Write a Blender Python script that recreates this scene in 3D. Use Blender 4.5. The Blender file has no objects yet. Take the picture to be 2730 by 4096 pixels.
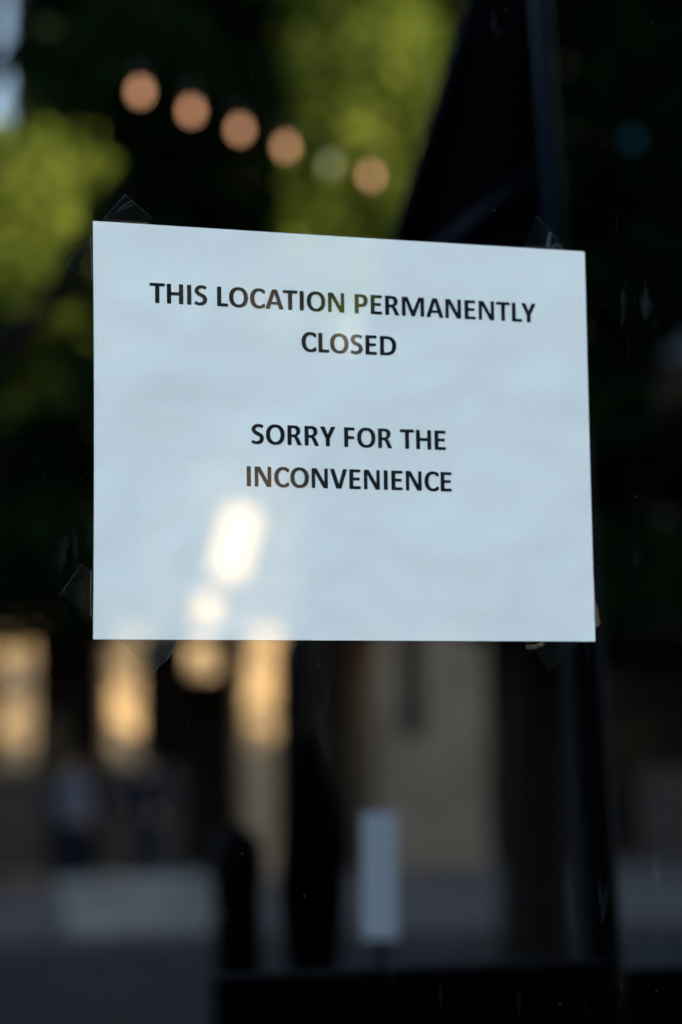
import bpy, bmesh, math, random
from mathutils import Vector, Matrix

random.seed(7)
scene = bpy.context.scene
COL = scene.collection

# ------------------------------------------------------------------ camera
# The shop glass is the plane y = 0; the street lies at y < 0, the shop inside at y > 0.
SHEET_Z = 1.675                                   # height of the sheet's centre
CAM_POS = Vector((-0.42870, -1.19677, SHEET_Z - 0.17512))
CAM_ROT = Matrix(((0.9432317, -0.0217230, -0.3314243),
                  (-0.3318295, -0.1044493, -0.9375391),
                  (-0.0142509, 0.9942929, -0.1057282)))
cam_data = bpy.data.cameras.new("camera")
cam = bpy.data.objects.new("camera", cam_data)
COL.objects.link(cam)
cam.matrix_world = Matrix.Translation(CAM_POS) @ CAM_ROT.to_4x4()
cam_data.sensor_fit = 'VERTICAL'
cam_data.sensor_height = 36.0
cam_data.sensor_width = 24.0
cam_data.lens = 85.0
cam_data.clip_start = 0.05
cam_data.clip_end = 1500.0
cam_data.dof.use_dof = True
cam_data.dof.focus_distance = 1.247
cam_data.dof.aperture_fstop = 4.0
cam_data.dof.aperture_blades = 9
cam_data.dof.aperture_rotation = 0.3
scene.camera = cam

# ------------------------------------------------------------------ light
SUN_EL = math.radians(13.0)
SUN_AZ = math.radians(35.0)                       # from +y towards +x: behind the shop, to the right
world = bpy.data.worlds.new("World")
scene.world = world
world.use_nodes = True
wn = world.node_tree
bg = wn.nodes["Background"]
sky = wn.nodes.new("ShaderNodeTexSky")
sky.sky_type = 'NISHITA'
sky.sun_disc = False
sky.sun_elevation = SUN_EL
sky.sun_rotation = SUN_AZ
sky.air_density = 0.8
sky.dust_density = 0.8
sky.ozone_density = 0.0
wn.links.new(sky.outputs[0], bg.inputs[0])
bg.inputs[1].default_value = 0.15
sun_data = bpy.data.lights.new("sun", 'SUN')
sun_data.energy = 5.0
sun_data.angle = math.radians(0.5)
sun_data.color = (1.0, 0.74, 0.42)
sun = bpy.data.objects.new("sun", sun_data)
COL.objects.link(sun)
to_sun = Vector((math.sin(SUN_AZ) * math.cos(SUN_EL), math.cos(SUN_AZ) * math.cos(SUN_EL), math.sin(SUN_EL)))
sun.rotation_euler = to_sun.to_track_quat('Z', 'Y').to_euler()
sun.location = (20, 20, 30)

scene.view_settings.view_transform = 'Standard'
scene.view_settings.look = 'None'
scene.view_settings.gamma = 1.0
scene.view_settings.exposure = 2.9
scene.view_settings.use_curve_mapping = False
scene.render.engine = 'CYCLES'
scene.cycles.use_denoising = True
scene.cycles.use_adaptive_sampling = False
scene.cycles.max_bounces = 10
scene.cycles.transparent_max_bounces = 16
scene.cycles.sample_clamp_indirect = 0.0
scene.cycles.blur_glossy = 0.0


# ------------------------------------------------------------------ helpers
def ray(px, py):
    """Direction of the sight line through a point of the 1568 x 2353 view."""
    f = 85.0 / 36.0 * 2353.0
    return (CAM_ROT @ Vector(((px - 784.0) / f, (1176.5 - py) / f, -1.0)))


def street(px, py, dist):
    """The place in the street whose mirror image stands on that sight line, dist metres (level) from the camera."""
    d = ray(px, py)
    h = math.hypot(d.x, d.y)
    p = CAM_POS + d * (dist / h)
    return Vector((p.x, -p.y, p.z))


def on_glass(sx, sy, y=0.0):
    """The point of the glass plane on the sight line through a point of the full-size view (2730 x 4096)."""
    d = ray(sx * 1568.0 / 2730.0, sy * 2353.0 / 4096.0)
    s = (y - CAM_POS.y) / d.y
    return CAM_POS + d * s


def tag(o, label=None, cat=None, group=None, kind=None):
    if label: o["label"] = label
    if cat: o["category"] = cat
    if group: o["group"] = group
    if kind: o["kind"] = kind
    return o


def empty(name, loc=(0, 0, 0), rz=0.0):
    o = bpy.data.objects.new(name, None)
    COL.objects.link(o)
    o.location = loc
    o.rotation_euler = (0, 0, rz)
    return o


def mesh_obj(name, verts, faces, mat, parent=None, smooth=False):
    me = bpy.data.meshes.new(name)
    me.from_pydata([tuple(v) for v in verts], [], faces)
    me.update()
    if smooth:
        for p in me.polygons: p.use_smooth = True
    o = bpy.data.objects.new(name, me)
    if mat: me.materials.append(mat)
    COL.objects.link(o)
    if parent: o.parent = parent
    return o


def bm_obj(name, bm, mat, parent=None, smooth=False):
    me = bpy.data.meshes.new(name)
    bm.to_mesh(me); bm.free()
    if smooth:
        for p in me.polygons: p.use_smooth = True
    o = bpy.data.objects.new(name, me)
    if mat: me.materials.append(mat)
    COL.objects.link(o)
    if parent: o.parent = parent
    return o


def add_box(bm, x0, x1, y0, y1, z0, z1, bevel=0.0):
    r = bmesh.ops.create_cube(bm, size=1.0)
    vs = r['verts']
    for v in vs:
        v.co = Vector((x0 + (v.co.x + .5) * (x1 - x0), y0 + (v.co.y + .5) * (y1 - y0), z0 + (v.co.z + .5) * (z1 - z0)))
    if bevel > 0:
        es = list({e for v in vs for e in v.link_edges})
        bmesh.ops.bevel(bm, geom=es, offset=bevel, segments=2, affect='EDGES', profile=.6)


def box(name, x0, x1, y0, y1, z0, z1, mat, parent=None, bevel=0.0):
    bm = bmesh.new()
    add_box(bm, x0, x1, y0, y1, z0, z1, bevel)
    return bm_obj(name, bm, mat, parent)


def add_tube(bm, pts, radii, seg=10, cap=True):
    pts = [Vector(p) for p in pts]
    if not hasattr(radii, '__len__'): radii = [radii] * len(pts)
    rings = []
    for i, p in enumerate(pts):
        t = (pts[min(i + 1, len(pts) - 1)] - pts[max(i - 1, 0)]).normalized()
        a = t.orthogonal().normalized() if i == 0 else (rings_a - t * rings_a.dot(t)).normalized()
        rings_a = a
        b = t.cross(a)
        rings.append([bm.verts.new(p + (a * math.cos(2 * math.pi * k / seg) + b * math.sin(2 * math.pi * k / seg)) * radii[i]) for k in range(seg)])
    for r0, r1 in zip(rings, rings[1:]):
        for k in range(seg):
            bm.faces.new((r0[k], r0[(k + 1) % seg], r1[(k + 1) % seg], r1[k]))
    if cap:
        bm.faces.new(rings[0][::-1]); bm.faces.new(rings[-1])


def tube(name, pts, radii, mat, parent=None, seg=10):
    bm = bmesh.new()
    add_tube(bm, pts, radii, seg)
    return bm_obj(name, bm, mat, parent, smooth=True)


def lathe(name, prof, mat, parent=None, seg=20, loc=(0, 0, 0)):
    """prof: list of (radius, z)."""
    bm = bmesh.new()
    rings = []
    for r, z in prof:
        rings.append([bm.verts.new((loc[0] + r * math.cos(2 * math.pi * k / seg), loc[1] + r * math.sin(2 * math.pi * k / seg), loc[2] + z)) for k in range(seg)])
    for a, b in zip(rings, rings[1:]):
        for k in range(seg):
            bm.faces.new((a[k], a[(k + 1) % seg], b[(k + 1) % seg], b[k]))
    bm.faces.new(rings[0][::-1]); bm.faces.new(rings[-1])
    return bm_obj(name, bm, mat, parent, smooth=True)


# ------------------------------------------------------------------ materials
def new_mat(name):
    m = bpy.data.materials.new(name)
    m.use_nodes = True
    nt = m.node_tree
    for n in list(nt.nodes): nt.nodes.remove(n)
    out = nt.nodes.new("ShaderNodeOutputMaterial")
    return m, nt, out


def N(nt, kind, **kw):
    n = nt.nodes.new(kind)
    for k, v in kw.items():
        if hasattr(n, k): setattr(n, k, v)
        else: n.inputs[k.replace('_', ' ')].default_value = v
    return n


def ramp(nt, src, stops):
    r = nt.nodes.new("ShaderNodeValToRGB")
    e = r.color_ramp.elements
    e[0].position, e[0].color = stops[0][0], (*stops[0][1], 1)
    e[1].position, e[1].color = stops[-1][0], (*stops[-1][1], 1)
    for pos, c in stops[1:-1]:
        x = e.new(pos); x.color = (*c, 1)
    nt.links.new(src, r.inputs[0])
    return r


def surface(name, c0, c1, scale=3.0, rough=0.8, metallic=0.0, bump=0.0, spec=0.3, detail=6.0):
    m, nt, out = new_mat(name)
    b = N(nt, "ShaderNodeBsdfPrincipled")
    b.inputs["Roughness"].default_value = rough
    b.inputs["Metallic"].default_value = metallic
    b.inputs["Specular IOR Level"].default_value = spec
    tc = N(nt, "ShaderNodeTexCoord")
    nz = N(nt, "ShaderNodeTexNoise")
    nz.inputs["Scale"].default_value = scale
    nz.inputs["Detail"].default_value = detail
    nt.links.new(tc.outputs["Object"], nz.inputs["Vector"])
    r = ramp(nt, nz.outputs["Fac"], [(0.3, c0), (0.7, c1)])
    nt.links.new(r.outputs[0], b.inputs["Base Color"])
    if bump:
        bp = N(nt, "ShaderNodeBump")
        bp.inputs["Strength"].default_value = bump
        bp.inputs["Distance"].default_value = 0.02
        nt.links.new(nz.outputs["Fac"], bp.inputs["Height"])
        nt.links.new(bp.outputs[0], b.inputs["Normal"])
    nt.links.new(b.outputs[0], out.inputs[0])
    return m


def leaf_mat(name, c0, c1, trans):
    m, nt, out = new_mat(name)
    geo = N(nt, "ShaderNodeNewGeometry")
    nz = N(nt, "ShaderNodeTexNoise")
    nz.inputs["Scale"].default_value = 1.1
    nz.inputs["Detail"].default_value = 4.0
    nt.links.new(geo.outputs["Position"], nz.inputs["Vector"])
    r = ramp(nt, nz.outputs["Fac"], [(0.35, c0), (0.65, c1)])
    d = N(nt, "ShaderNodeBsdfDiffuse")
    t = N(nt, "ShaderNodeBsdfTranslucent")
    nt.links.new(r.outputs[0], d.inputs[0])
    nt.links.new(r.outputs[0], t.inputs[0])
    mx = N(nt, "ShaderNodeMixShader")
    mx.inputs[0].default_value = trans
    nt.links.new(d.outputs[0], mx.inputs[1]); nt.links.new(t.outputs[0], mx.inputs[2])
    nt.links.new(mx.outputs[0], out.inputs[0])
    return m


REFLECT = 0.25            # mirror share of the coated shop glass


def glass_mat():
    """Dark tinted, coated shop glazing with a little dust and a few dried water streaks."""
    m, nt, out = new_mat("tinted_shop_glass")
    L = nt.links.new
    tr = N(nt, "ShaderNodeBsdfTransparent"); tr.inputs[0].default_value = (0.07, 0.085, 0.09, 1)
    gl = N(nt, "ShaderNodeBsdfGlossy"); gl.inputs["Roughness"].default_value = 0.0
    gl.inputs[0].default_value = (1, 1, 1, 1)
    mx = N(nt, "ShaderNodeMixShader"); mx.inputs[0].default_value = REFLECT
    L(tr.outputs[0], mx.inputs[1]); L(gl.outputs[0], mx.inputs[2])
    geo = N(nt, "ShaderNodeNewGeometry")
    # dried streaks: noise drawn out along z, kept to a patch
    mp = N(nt, "ShaderNodeMapping"); mp.inputs["Scale"].default_value = (95, 1, 22)
    L(geo.outputs["Position"], mp.inputs["Vector"])
    n1 = N(nt, "ShaderNodeTexNoise"); n1.inputs["Scale"].default_value = 1.0; n1.inputs["Detail"].default_value = 5.0
    L(mp.outputs[0], n1.inputs["Vector"])
    s1 = N(nt, "ShaderNodeMapRange"); s1.inputs[1].default_value = 0.60; s1.inputs[2].default_value = 0.74
    L(n1.outputs["Fac"], s1.inputs[0])
    n2 = N(nt, "ShaderNodeTexNoise"); n2.inputs["Scale"].default_value = 9.0; n2.inputs["Detail"].default_value = 2.0
    L(geo.outputs["Position"], n2.inputs["Vector"])
    s2 = N(nt, "ShaderNodeMapRange"); s2.inputs[1].default_value = 0.52; s2.inputs[2].default_value = 0.66
    L(n2.outputs["Fac"], s2.inputs[0])
    mul = N(nt, "ShaderNodeMath", operation='MULTIPLY'); L(s1.outputs[0], mul.inputs[0]); L(s2.outputs[0], mul.inputs[1])
    # dust specks
    vo = N(nt, "ShaderNodeTexVoronoi"); vo.inputs["Scale"].default_value = 210.0
    L(geo.outputs["Position"], vo.inputs["Vector"])
    sp = N(nt, "ShaderNodeMapRange"); sp.inputs[1].default_value = 0.13; sp.inputs[2].default_value = 0.05
    L(vo.outputs["Distance"], sp.inputs[0])
    sep = N(nt, "ShaderNodeSeparateColor"); L(vo.outputs["Color"], sep.inputs[0])
    gt = N(nt, "ShaderNodeMath", operation='GREATER_THAN'); gt.inputs[1].default_value = 0.97
    L(sep.outputs[0], gt.inputs[0])
    mul2 = N(nt, "ShaderNodeMath", operation='MULTIPLY'); L(sp.outputs[0], mul2.inputs[0]); L(gt.outputs[0], mul2.inputs[1])
    m3 = N(nt, "ShaderNodeMath", operation='MULTIPLY'); m3.inputs[1].default_value = 0.03; L(mul.outputs[0], m3.inputs[0])
    m4 = N(nt, "ShaderNodeMath", operation='MULTIPLY'); m4.inputs[1].default_value = 0.05; L(mul2.outputs[0], m4.inputs[0])
    ad = N(nt, "ShaderNodeMath", operation='ADD'); L(m3.outputs[0], ad.inputs[0]); L(m4.outputs[0], ad.inputs[1])
    df = N(nt, "ShaderNodeBsdfDiffuse"); df.inputs[0].default_value = (0.62, 0.66, 0.68, 1)
    mx2 = N(nt, "ShaderNodeMixShader")
    L(ad.outputs[0], mx2.inputs[0]); L(mx.outputs[0], mx2.inputs[1]); L(df.outputs[0], mx2.inputs[2])
    L(mx2.outputs[0], out.inputs[0])
    return m


def mirrored_print_mat(name, c0, c1, scale):
    """Paper or toner with the same clear mirror sheen as the glass it is stuck to."""
    m, nt, out = new_mat(name)
    L = nt.links.new
    geo = N(nt, "ShaderNodeNewGeometry")
    n = N(nt, "ShaderNodeTexNoise"); n.inputs["Scale"].default_value = scale; n.inputs["Detail"].default_value = 8.0
    n.inputs["Roughness"].default_value = 0.7
    L(geo.outputs["Position"], n.inputs["Vector"])
    r = ramp(nt, n.outputs["Fac"], [(0.35, c0), (0.65, c1)])
    df = N(nt, "ShaderNodeBsdfDiffuse"); L(r.outputs[0], df.inputs[0])
    nb = N(nt, "ShaderNodeTexNoise"); nb.inputs["Scale"].default_value = 14.0; nb.inputs["Detail"].default_value = 2.0
    L(geo.outputs["Position"], nb.inputs["Vector"])
    bp = N(nt, "ShaderNodeBump"); bp.inputs["Strength"].default_value = 1.0; bp.inputs["Distance"].default_value = 0.006
    L(nb.outputs["Fac"], bp.inputs["Height"]); L(bp.outputs[0], df.inputs["Normal"])
    gl = N(nt, "ShaderNodeBsdfGlossy"); gl.inputs["Roughness"].default_value = 0.0; gl.inputs[0].default_value = (1, 1, 1, 1)
    mx = N(nt, "ShaderNodeMixShader"); mx.inputs[0].default_value = REFLECT * 0.8  # puts the pane's reflection into the sheet itself
    L(df.outputs[0], mx.inputs[1]); L(gl.outputs[0], mx.inputs[2])
    L(mx.outputs[0], out.inputs[0])
    return m


def tape_mat(name, milky, tint=(0.7, 0.72, 0.7)):
    m, nt, out = new_mat(name)
    L = nt.links.new
    geo = N(nt, "ShaderNodeNewGeometry")
    n = N(nt, "ShaderNodeTexNoise"); n.inputs["Scale"].default_value = 420.0; n.inputs["Detail"].default_value = 3.0
    L(geo.outputs["Position"], n.inputs["Vector"])
    mr = N(nt, "ShaderNodeMapRange"); mr.inputs[1].default_value = 0.35; mr.inputs[2].default_value = 0.7
    mr.inputs[3].default_value = milky * 0.5; mr.inputs[4].default_value = milky * 1.5
    L(n.outputs["Fac"], mr.inputs[0])
    tr = N(nt, "ShaderNodeBsdfTransparent"); tr.inputs[0].default_value = (0.93, 0.93, 0.91, 1)
    df = N(nt, "ShaderNodeBsdfDiffuse"); df.inputs[0].default_value = (*tint, 1)
    mx = N(nt, "ShaderNodeMixShader")
    L(mr.outputs[0], mx.inputs[0]); L(tr.outputs[0], mx.inputs[1]); L(df.outputs[0], mx.inputs[2])
    gl = N(nt, "ShaderNodeBsdfGlossy"); gl.inputs["Roughness"].default_value = 0.25
    bp = N(nt, "ShaderNodeBump"); bp.inputs["Strength"].default_value = 0.35; bp.inputs["Distance"].default_value = 0.001
    L(n.outputs["Fac"], bp.inputs["Height"]); L(bp.outputs[0], gl.inputs["Normal"])
    mx2 = N(nt, "ShaderNodeMixShader"); mx2.inputs[0].default_value = 0.0015
    L(mx.outputs[0], mx2.inputs[1]); L(gl.outputs[0], mx2.inputs[2])
    L(mx2.outputs[0], out.inputs[0])
    return m


def emit_mat(name, col, strength):
    m, nt, out = new_mat(name)
    e = N(nt, "ShaderNodeEmission"); e.inputs[0].default_value = (*col, 1); e.inputs[1].default_value = strength
    nt.links.new(e.outputs[0], out.inputs[0])
    return m


def milk_mat():
    m, nt, out = new_mat("milky_plastic")
    d = N(nt, "ShaderNodeBsdfDiffuse"); d.inputs[0].default_value = (0.86, 0.89, 0.91, 1)
    t = N(nt, "ShaderNodeBsdfTranslucent"); t.inputs[0].default_value = (0.86, 0.89, 0.91, 1)
    mx = N(nt, "ShaderNodeMixShader"); mx.inputs[0].default_value = 0.88
    nt.links.new(d.outputs[0], mx.inputs[1]); nt.links.new(t.outputs[0], mx.inputs[2])
    nt.links.new(mx.outputs[0], out.inputs[0])
    return m


M = {
    'milk': milk_mat(),
    'glass': glass_mat(),
    'paper': mirrored_print_mat("printer_paper", (0.875, 0.82, 0.715), (0.905, 0.85, 0.74), 330.0),
    'toner': mirrored_print_mat("black_toner", (0.008, 0.010, 0.011), (0.018, 0.020, 0.021), 300.0),
    'tape': tape_mat("clear_tape", 0.0018),
    'tape_hazy': tape_mat("hazy_tape", 0.014, (0.75, 0.66, 0.55)),
    'tape_edge': tape_mat("tape_edge", 0.045),
    'tape_amber': tape_mat("old_tape_edge", 0.09, (0.75, 0.50, 0.30)),
    'frame': surface("black_aluminium", (0.018, 0.019, 0.021), (0.03, 0.031, 0.034), 30, 0.45),
    'charcoal': surface("charcoal_render", (0.035, 0.034, 0.033), (0.055, 0.053, 0.05), 2.0, 0.9, bump=0.2),
    'interior': surface("dark_interior_paint", (0.012, 0.012, 0.013), (0.022, 0.022, 0.022), 2.0, 0.9),
    'asphalt': surface("asphalt", (0.011, 0.017, 0.023), (0.018, 0.026, 0.034), 25, 0.75, bump=0.3),
    'paving': surface("concrete_paving", (0.075, 0.078, 0.088), (0.165, 0.163, 0.17), .6, 0.8, bump=0.1),
    'kerb': surface("kerb_stone", (0.10, 0.10, 0.10), (0.16, 0.16, 0.155), 6, 0.85),
    'mark': surface("road_paint", (0.60, 0.60, 0.58), (0.75, 0.74, 0.70), 12, 0.7),
    'ground': surface("bare_earth", (0.08, 0.075, 0.06), (0.14, 0.13, 0.10), 0.3, 0.95),
    'stone': surface("pale_limestone", (0.43, 0.335, 0.215), (0.56, 0.45, 0.30), 4, 0.85, bump=0.2),
    'beige': surface("beige_stone", (0.24, 0.205, 0.155), (0.33, 0.285, 0.22), 1.5, 0.85, bump=0.2),
    'dark_brick': surface("dark_brick", (0.018, 0.016, 0.014), (0.030, 0.026, 0.022), 8, 0.9, bump=0.3),
    'brick': surface("brown_brick", (0.14, 0.085, 0.06), (0.22, 0.14, 0.10), 8, 0.9, bump=0.3),
    'cream': surface("cream_panel", (0.46, 0.37, 0.24), (0.56, 0.46, 0.32), 3, 0.6),
    'shop_glass': surface("dark_window", (0.008, 0.010, 0.012), (0.012, 0.014, 0.016), 2, 0.06, spec=0.9),
    'bark': surface("bark", (0.012, 0.010, 0.008), (0.028, 0.024, 0.020), 12, 0.95, bump=0.6),
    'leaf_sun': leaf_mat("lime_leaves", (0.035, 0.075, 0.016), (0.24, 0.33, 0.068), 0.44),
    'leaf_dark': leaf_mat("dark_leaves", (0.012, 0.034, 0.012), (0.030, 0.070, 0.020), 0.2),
    'black': surface("black_powder_coat", (0.003, 0.003, 0.004), (0.006, 0.006, 0.008), 20, 0.6, spec=0.05),
    'navy': surface("navy_steel", (0.002, 0.004, 0.013), (0.004, 0.007, 0.020), 20, 0.6, spec=0.05),
    'skylit_blue': surface("skylit_post_coat", (0.010, 0.034, 0.066), (0.016, 0.048, 0.088), 12, 0.5, spec=0.15),  # black post's coat with blue sky light put into the colour
    'tarp': surface("black_tarpaulin", (0.002, 0.002, 0.003), (0.004, 0.004, 0.006), 10, 0.9, spec=0.0),
    'white': surface("white_paint", (0.74, 0.76, 0.78), (0.82, 0.84, 0.85), 4, 0.5),
    'bench': surface("pale_concrete", (0.42, 0.455, 0.44), (0.72, 0.75, 0.72), 2.2, 0.8, bump=0.2),
    'skin': surface("skin", (0.35, 0.22, 0.16), (0.42, 0.27, 0.20), 8, 0.6),
    'hair': surface("dark_hair", (0.010, 0.008, 0.007), (0.02, 0.016, 0.013), 40, 0.6),
    'cloth_black': surface("black_cloth", (0.006, 0.006, 0.007), (0.012, 0.012, 0.013), 30, 0.95, spec=0.1),
    'cloth_navy': surface("navy_cloth", (0.008, 0.014, 0.035), (0.014, 0.022, 0.05), 30, 0.95, spec=0.1),
    'cloth_pale': surface("blue_grey_cloth", (0.16, 0.19, 0.26), (0.22, 0.25, 0.33), 30, 0.95, spec=0.1),
    'bulb': emit_mat("lit_bulb", (1.0, 0.49, 0.27), 1.3),
    'bulb_dim': emit_mat("weak_bulb", (0.85, 0.85, 0.45), 0.45),
    'awning': surface("blue_grey_canvas", (0.035, 0.06, 0.08), (0.05, 0.08, 0.105), 4, 0.9),
    'blue_lamp': emit_mat("blue_lamp", (0.05, 0.26, 0.42), 0.09),
    'canvas': surface("brown_canvas", (0.045, 0.042, 0.040), (0.085, 0.078, 0.072), 3, 0.95),
    'socket': surface("bulb_socket", (0.05, 0.05, 0.03), (0.09, 0.085, 0.05), 20, 0.5),
}

# ================================================================== the setting
FAR_KERB = -18.6
FACADE = -29.0


def sheet(name, x0, x1, y0, y1, z, mat):
    o = mesh_obj(name, [(x0, y0, z), (x1, y0, z), (x1, y1, z), (x0, y1, z)], [(0, 1, 2, 3)], mat)
    return tag(o, kind="structure")


sheet("ground", -400, 400, -400, 400, -0.02, M['ground'])
sheet("road", -150, 150, FAR_KERB, -4.2, 0.0, M['asphalt'])
tag(box("pavement", -150, 150, -4.05, 0.35, -0.2, 0.13, M['paving']), kind="structure")
tag(box("kerb", -150, 150, -4.2, -4.05, -0.2, 0.126, M['kerb'], bevel=0.02), kind="structure")
tag(box("pavement", -150, 150, FACADE - 14, FAR_KERB - 0.15, -0.2, 0.13, M['paving']), kind="structure")
tag(box("kerb", -150, 150, FAR_KERB - 0.15, FAR_KERB, -0.2, 0.126, M['kerb'], bevel=0.02), kind="structure")
for k in range(-8, 9):
    sheet("road_marking", k * 6.0, k * 6.0 + 2.4, -11.3, -11.18, 0.004, M['mark'])

def facade_x(px):
    """Where the sight line meets the line of columns."""
    d = ray(px, 1700)
    s = (-FACADE - CAM_POS.y) / d.y
    return CAM_POS.x + d.x * s


# ------------------------------------------------------------------ shop side of the street
WX0, WX1, WZ0, WZ1 = -1.35, 1.25, 0.55, 2.95       # opening of the shop window
shop = tag(empty("shop_building", (0, 0.2, 0.13)),
           "charcoal rendered shop building around the tinted window", "building")


def part(name, x0, x1, y0, y1, z0, z1, mat, parent, bevel=0.0):
    """A box given in world coordinates, as a child of an unrotated thing."""
    l = parent.location if parent.parent is None else parent.parent.location
    return box(name, x0 - l.x, x1 - l.x, y0 - l.y, y1 - l.y, z0 - l.z, z1 - l.z, mat, parent, bevel)


SHOP_H = 9.75
part("wall", -9, WX0, 0.0, 0.35, 0.13, SHOP_H, M['charcoal'], shop)
part("wall", WX1, 12, 0.0, 0.35, 0.13, SHOP_H, M['charcoal'], shop)
part("wall", WX0, WX1, 0.0, 0.35, WZ1, SHOP_H, M['charcoal'], shop)
part("wall", WX0, WX1, 0.0, 0.35, 0.13, WZ0, M['charcoal'], shop)
part("parapet", -9.1, 12.1, -0.08, 0.5, SHOP_H, SHOP_H + 0.25, M['kerb'], shop)
part("roof", -9, 12, 0.5, 12.0, SHOP_H - 0.2, SHOP_H, M['charcoal'], shop)
part("interior_floor", -9, 12, 0.36, 12.0, 0.13, 0.2, M['interior'], shop)
part("interior_ceiling", -9, 12, 0.36, 12.0, 3.2, 3.3, M['interior'], shop)
part("rear_wall", -9, 12, 7.0, 7.2, 0.21, 3.19, M['interior'], shop)
part("side_wall", -9, -8.8, 0.36, 6.99, 0.21, 3.19, M['interior'], shop)
part("side_wall", 11.8, 12, 0.36, 6.99, 0.21, 3.19, M['interior'], shop)


def facade_windows(b, x0, x1, y, face, floors, step, mat_trim, top):
    """Rows of windows on a wall whose face is at y; face = -1 looks to the street at -y, +1 to +y."""
    z = 3.9
    while z + 1.9 < top:
        x = x0 + step * 0.5
        while x < x1 - 0.6:
            w = part("window", x - 0.55, x + 0.55, *sorted((y + face * 0.002, y + face * 0.03)), z, z + 1.7, M['shop_glass'], b)
            part("sill", x - 0.65, x + 0.65, *sorted((y + face * 0.004, y + face * 0.12)), z - 0.12, z - 0.004, mat_trim, w)
            part("glazing_bar", x - 0.02, x + 0.02, *sorted((y + face * 0.032, y + face * 0.05)), z, z + 1.7, M['frame'], w)
            x += step
        z += floors


SHADER_X = facade_x(745) + 23.8


def street_building(name, label, x0, x1, h, mat, depth=12.0):
    b = tag(empty(name, ((x0 + x1) / 2, 0.2, 0.13)), label, "building")
    part("wall", x0, x1, 0.0, depth, 0.13, h, mat, b)
    part("parapet", x0 + 0.02, x1 - 0.02, -0.1, 0.4, h, h + 0.3, M['kerb'], b)
    x = x0 + 1.2
    while x + 3.0 < x1:
        part("shop_front", x, x + 3.0, -0.03, -0.002, 0.7, 2.9, M['shop_glass'], b)
        x += 4.2
    facade_windows(b, x0, x1, 0.0, -1, 3.1, 2.6, M['stone'], h)
    return b


street_building("terrace_building", "long brown brick terrace beside the shop", 12.2, SHADER_X - .2, 9.75, M['brick'])
street_building("shade_building", "tall brown brick building added out of view to shade the pier", SHADER_X, 66.0, 25.0, M['brick'], 5.0)  # unseen tall end of the row, added to keep the pier in shade
street_building("low_building", "brown brick building on the near side past the shop", -34.0, -9.2, 9.75, M['brick'])

# ------------------------------------------------------------------ the colonnade across the street
arc = tag(empty("colonnade_building", (14.0, FACADE - 1, 0.13)),
          "dark brick building across the street on pale stone columns", "building")
AX0, AX1, ATOP = facade_x(104), 34.0, 13.5
part("roof_slab", AX0, AX1, FACADE - 4.2, FACADE - 2.302, 3.35, 3.5, M['dark_brick'], arc)
part("upper_wall", AX0, AX1, FACADE - 2.3, FACADE + 0.0, 3.35, ATOP, M['dark_brick'], arc)
part("rear_wall", AX0, AX1, FACADE - 4.2, FACADE - 3.8, 0.13, 3.345, M['dark_brick'], arc)
part("cornice", AX0 - 0.1, AX1 + 0.1, FACADE - 2.4, FACADE + 0.2, ATOP, ATOP + 0.3, M['kerb'], arc)
x = AX0 + 0.6
while x + 2.2 < AX1:
    part("shop_front", x, x + 2.2, FACADE - 3.795, FACADE - 3.76, 0.5, 2.9, M['shop_glass'], arc)
    x += 2.9
facade_windows(arc, AX0, AX1, FACADE, 1, 3.2, 2.9, M['charcoal'], ATOP)


def column(x, w, mat, b, top=3.345, y=FACADE):
    c = part("column", x - w / 2, x + w / 2, y - w - 0.05, y - 0.05, 0.33, top - 0.2, mat, b, 0.03)
    part("plinth", x - w / 2 - 0.05, x + w / 2 + 0.05, y - w - 0.1, y - 0.0, 0.13, 0.328, mat, c, 0.015)
    part("capital", x - w / 2 - 0.05, x + w / 2 + 0.05, y - w - 0.1, y - 0.0, top - 0.198, top - 0.002, mat, c, 0.015)


for px, w in ((290, 0.40), (603, 0.42)):
    column(facade_x(px), w, M['stone'], arc)
pier = part("pier", facade_x(868), facade_x(1112), FACADE - 1.0, FACADE + 0.12, 0.13, 3.345, M['beige'], arc, 0.02)
part("recess_shade", facade_x(915), facade_x(965), FACADE + 0.121, FACADE + 0.14, 1.9, 3.345, M['dark_brick'], pier)  # dark strip on the face, painting in the shade of a recess
x = facade_x(1112) + 7.0
while x < AX1:
    column(x, 0.5, M['stone'], arc)
    x += 3.1

low = tag(empty("arcade_annex", (0.0, FACADE - 1, 0.13)),
          "low cream stone annex left of the dark brick building", "building")
LX1 = AX0 - 0.03
part("upper_wall", -30, LX1, FACADE - 6, FACADE - 0.1, 3.35, 7.6, M['dark_brick'], low)
part("rear_wall", -30, LX1, FACADE - 4.2, FACADE - 3.8, 0.13, 3.345, M['dark_brick'], low)
part("cornice", -30, LX1 - 0.15, FACADE - 6.1, FACADE + 0.1, 7.6, 7.85, M['kerb'], low)
column(facade_x(40), 0.48, M['stone'], low)
x = facade_x(40) - 0.66
column(x, 0.4, M['stone'], low)
x -= 2.6
while x > -30:
    column(x, 0.5, M['stone'], low)
    x -= 3.0
facade_windows(low, -30, LX1, FACADE - 0.1, 1, 3.2, 2.9, M['charcoal'], 7.6)


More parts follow.
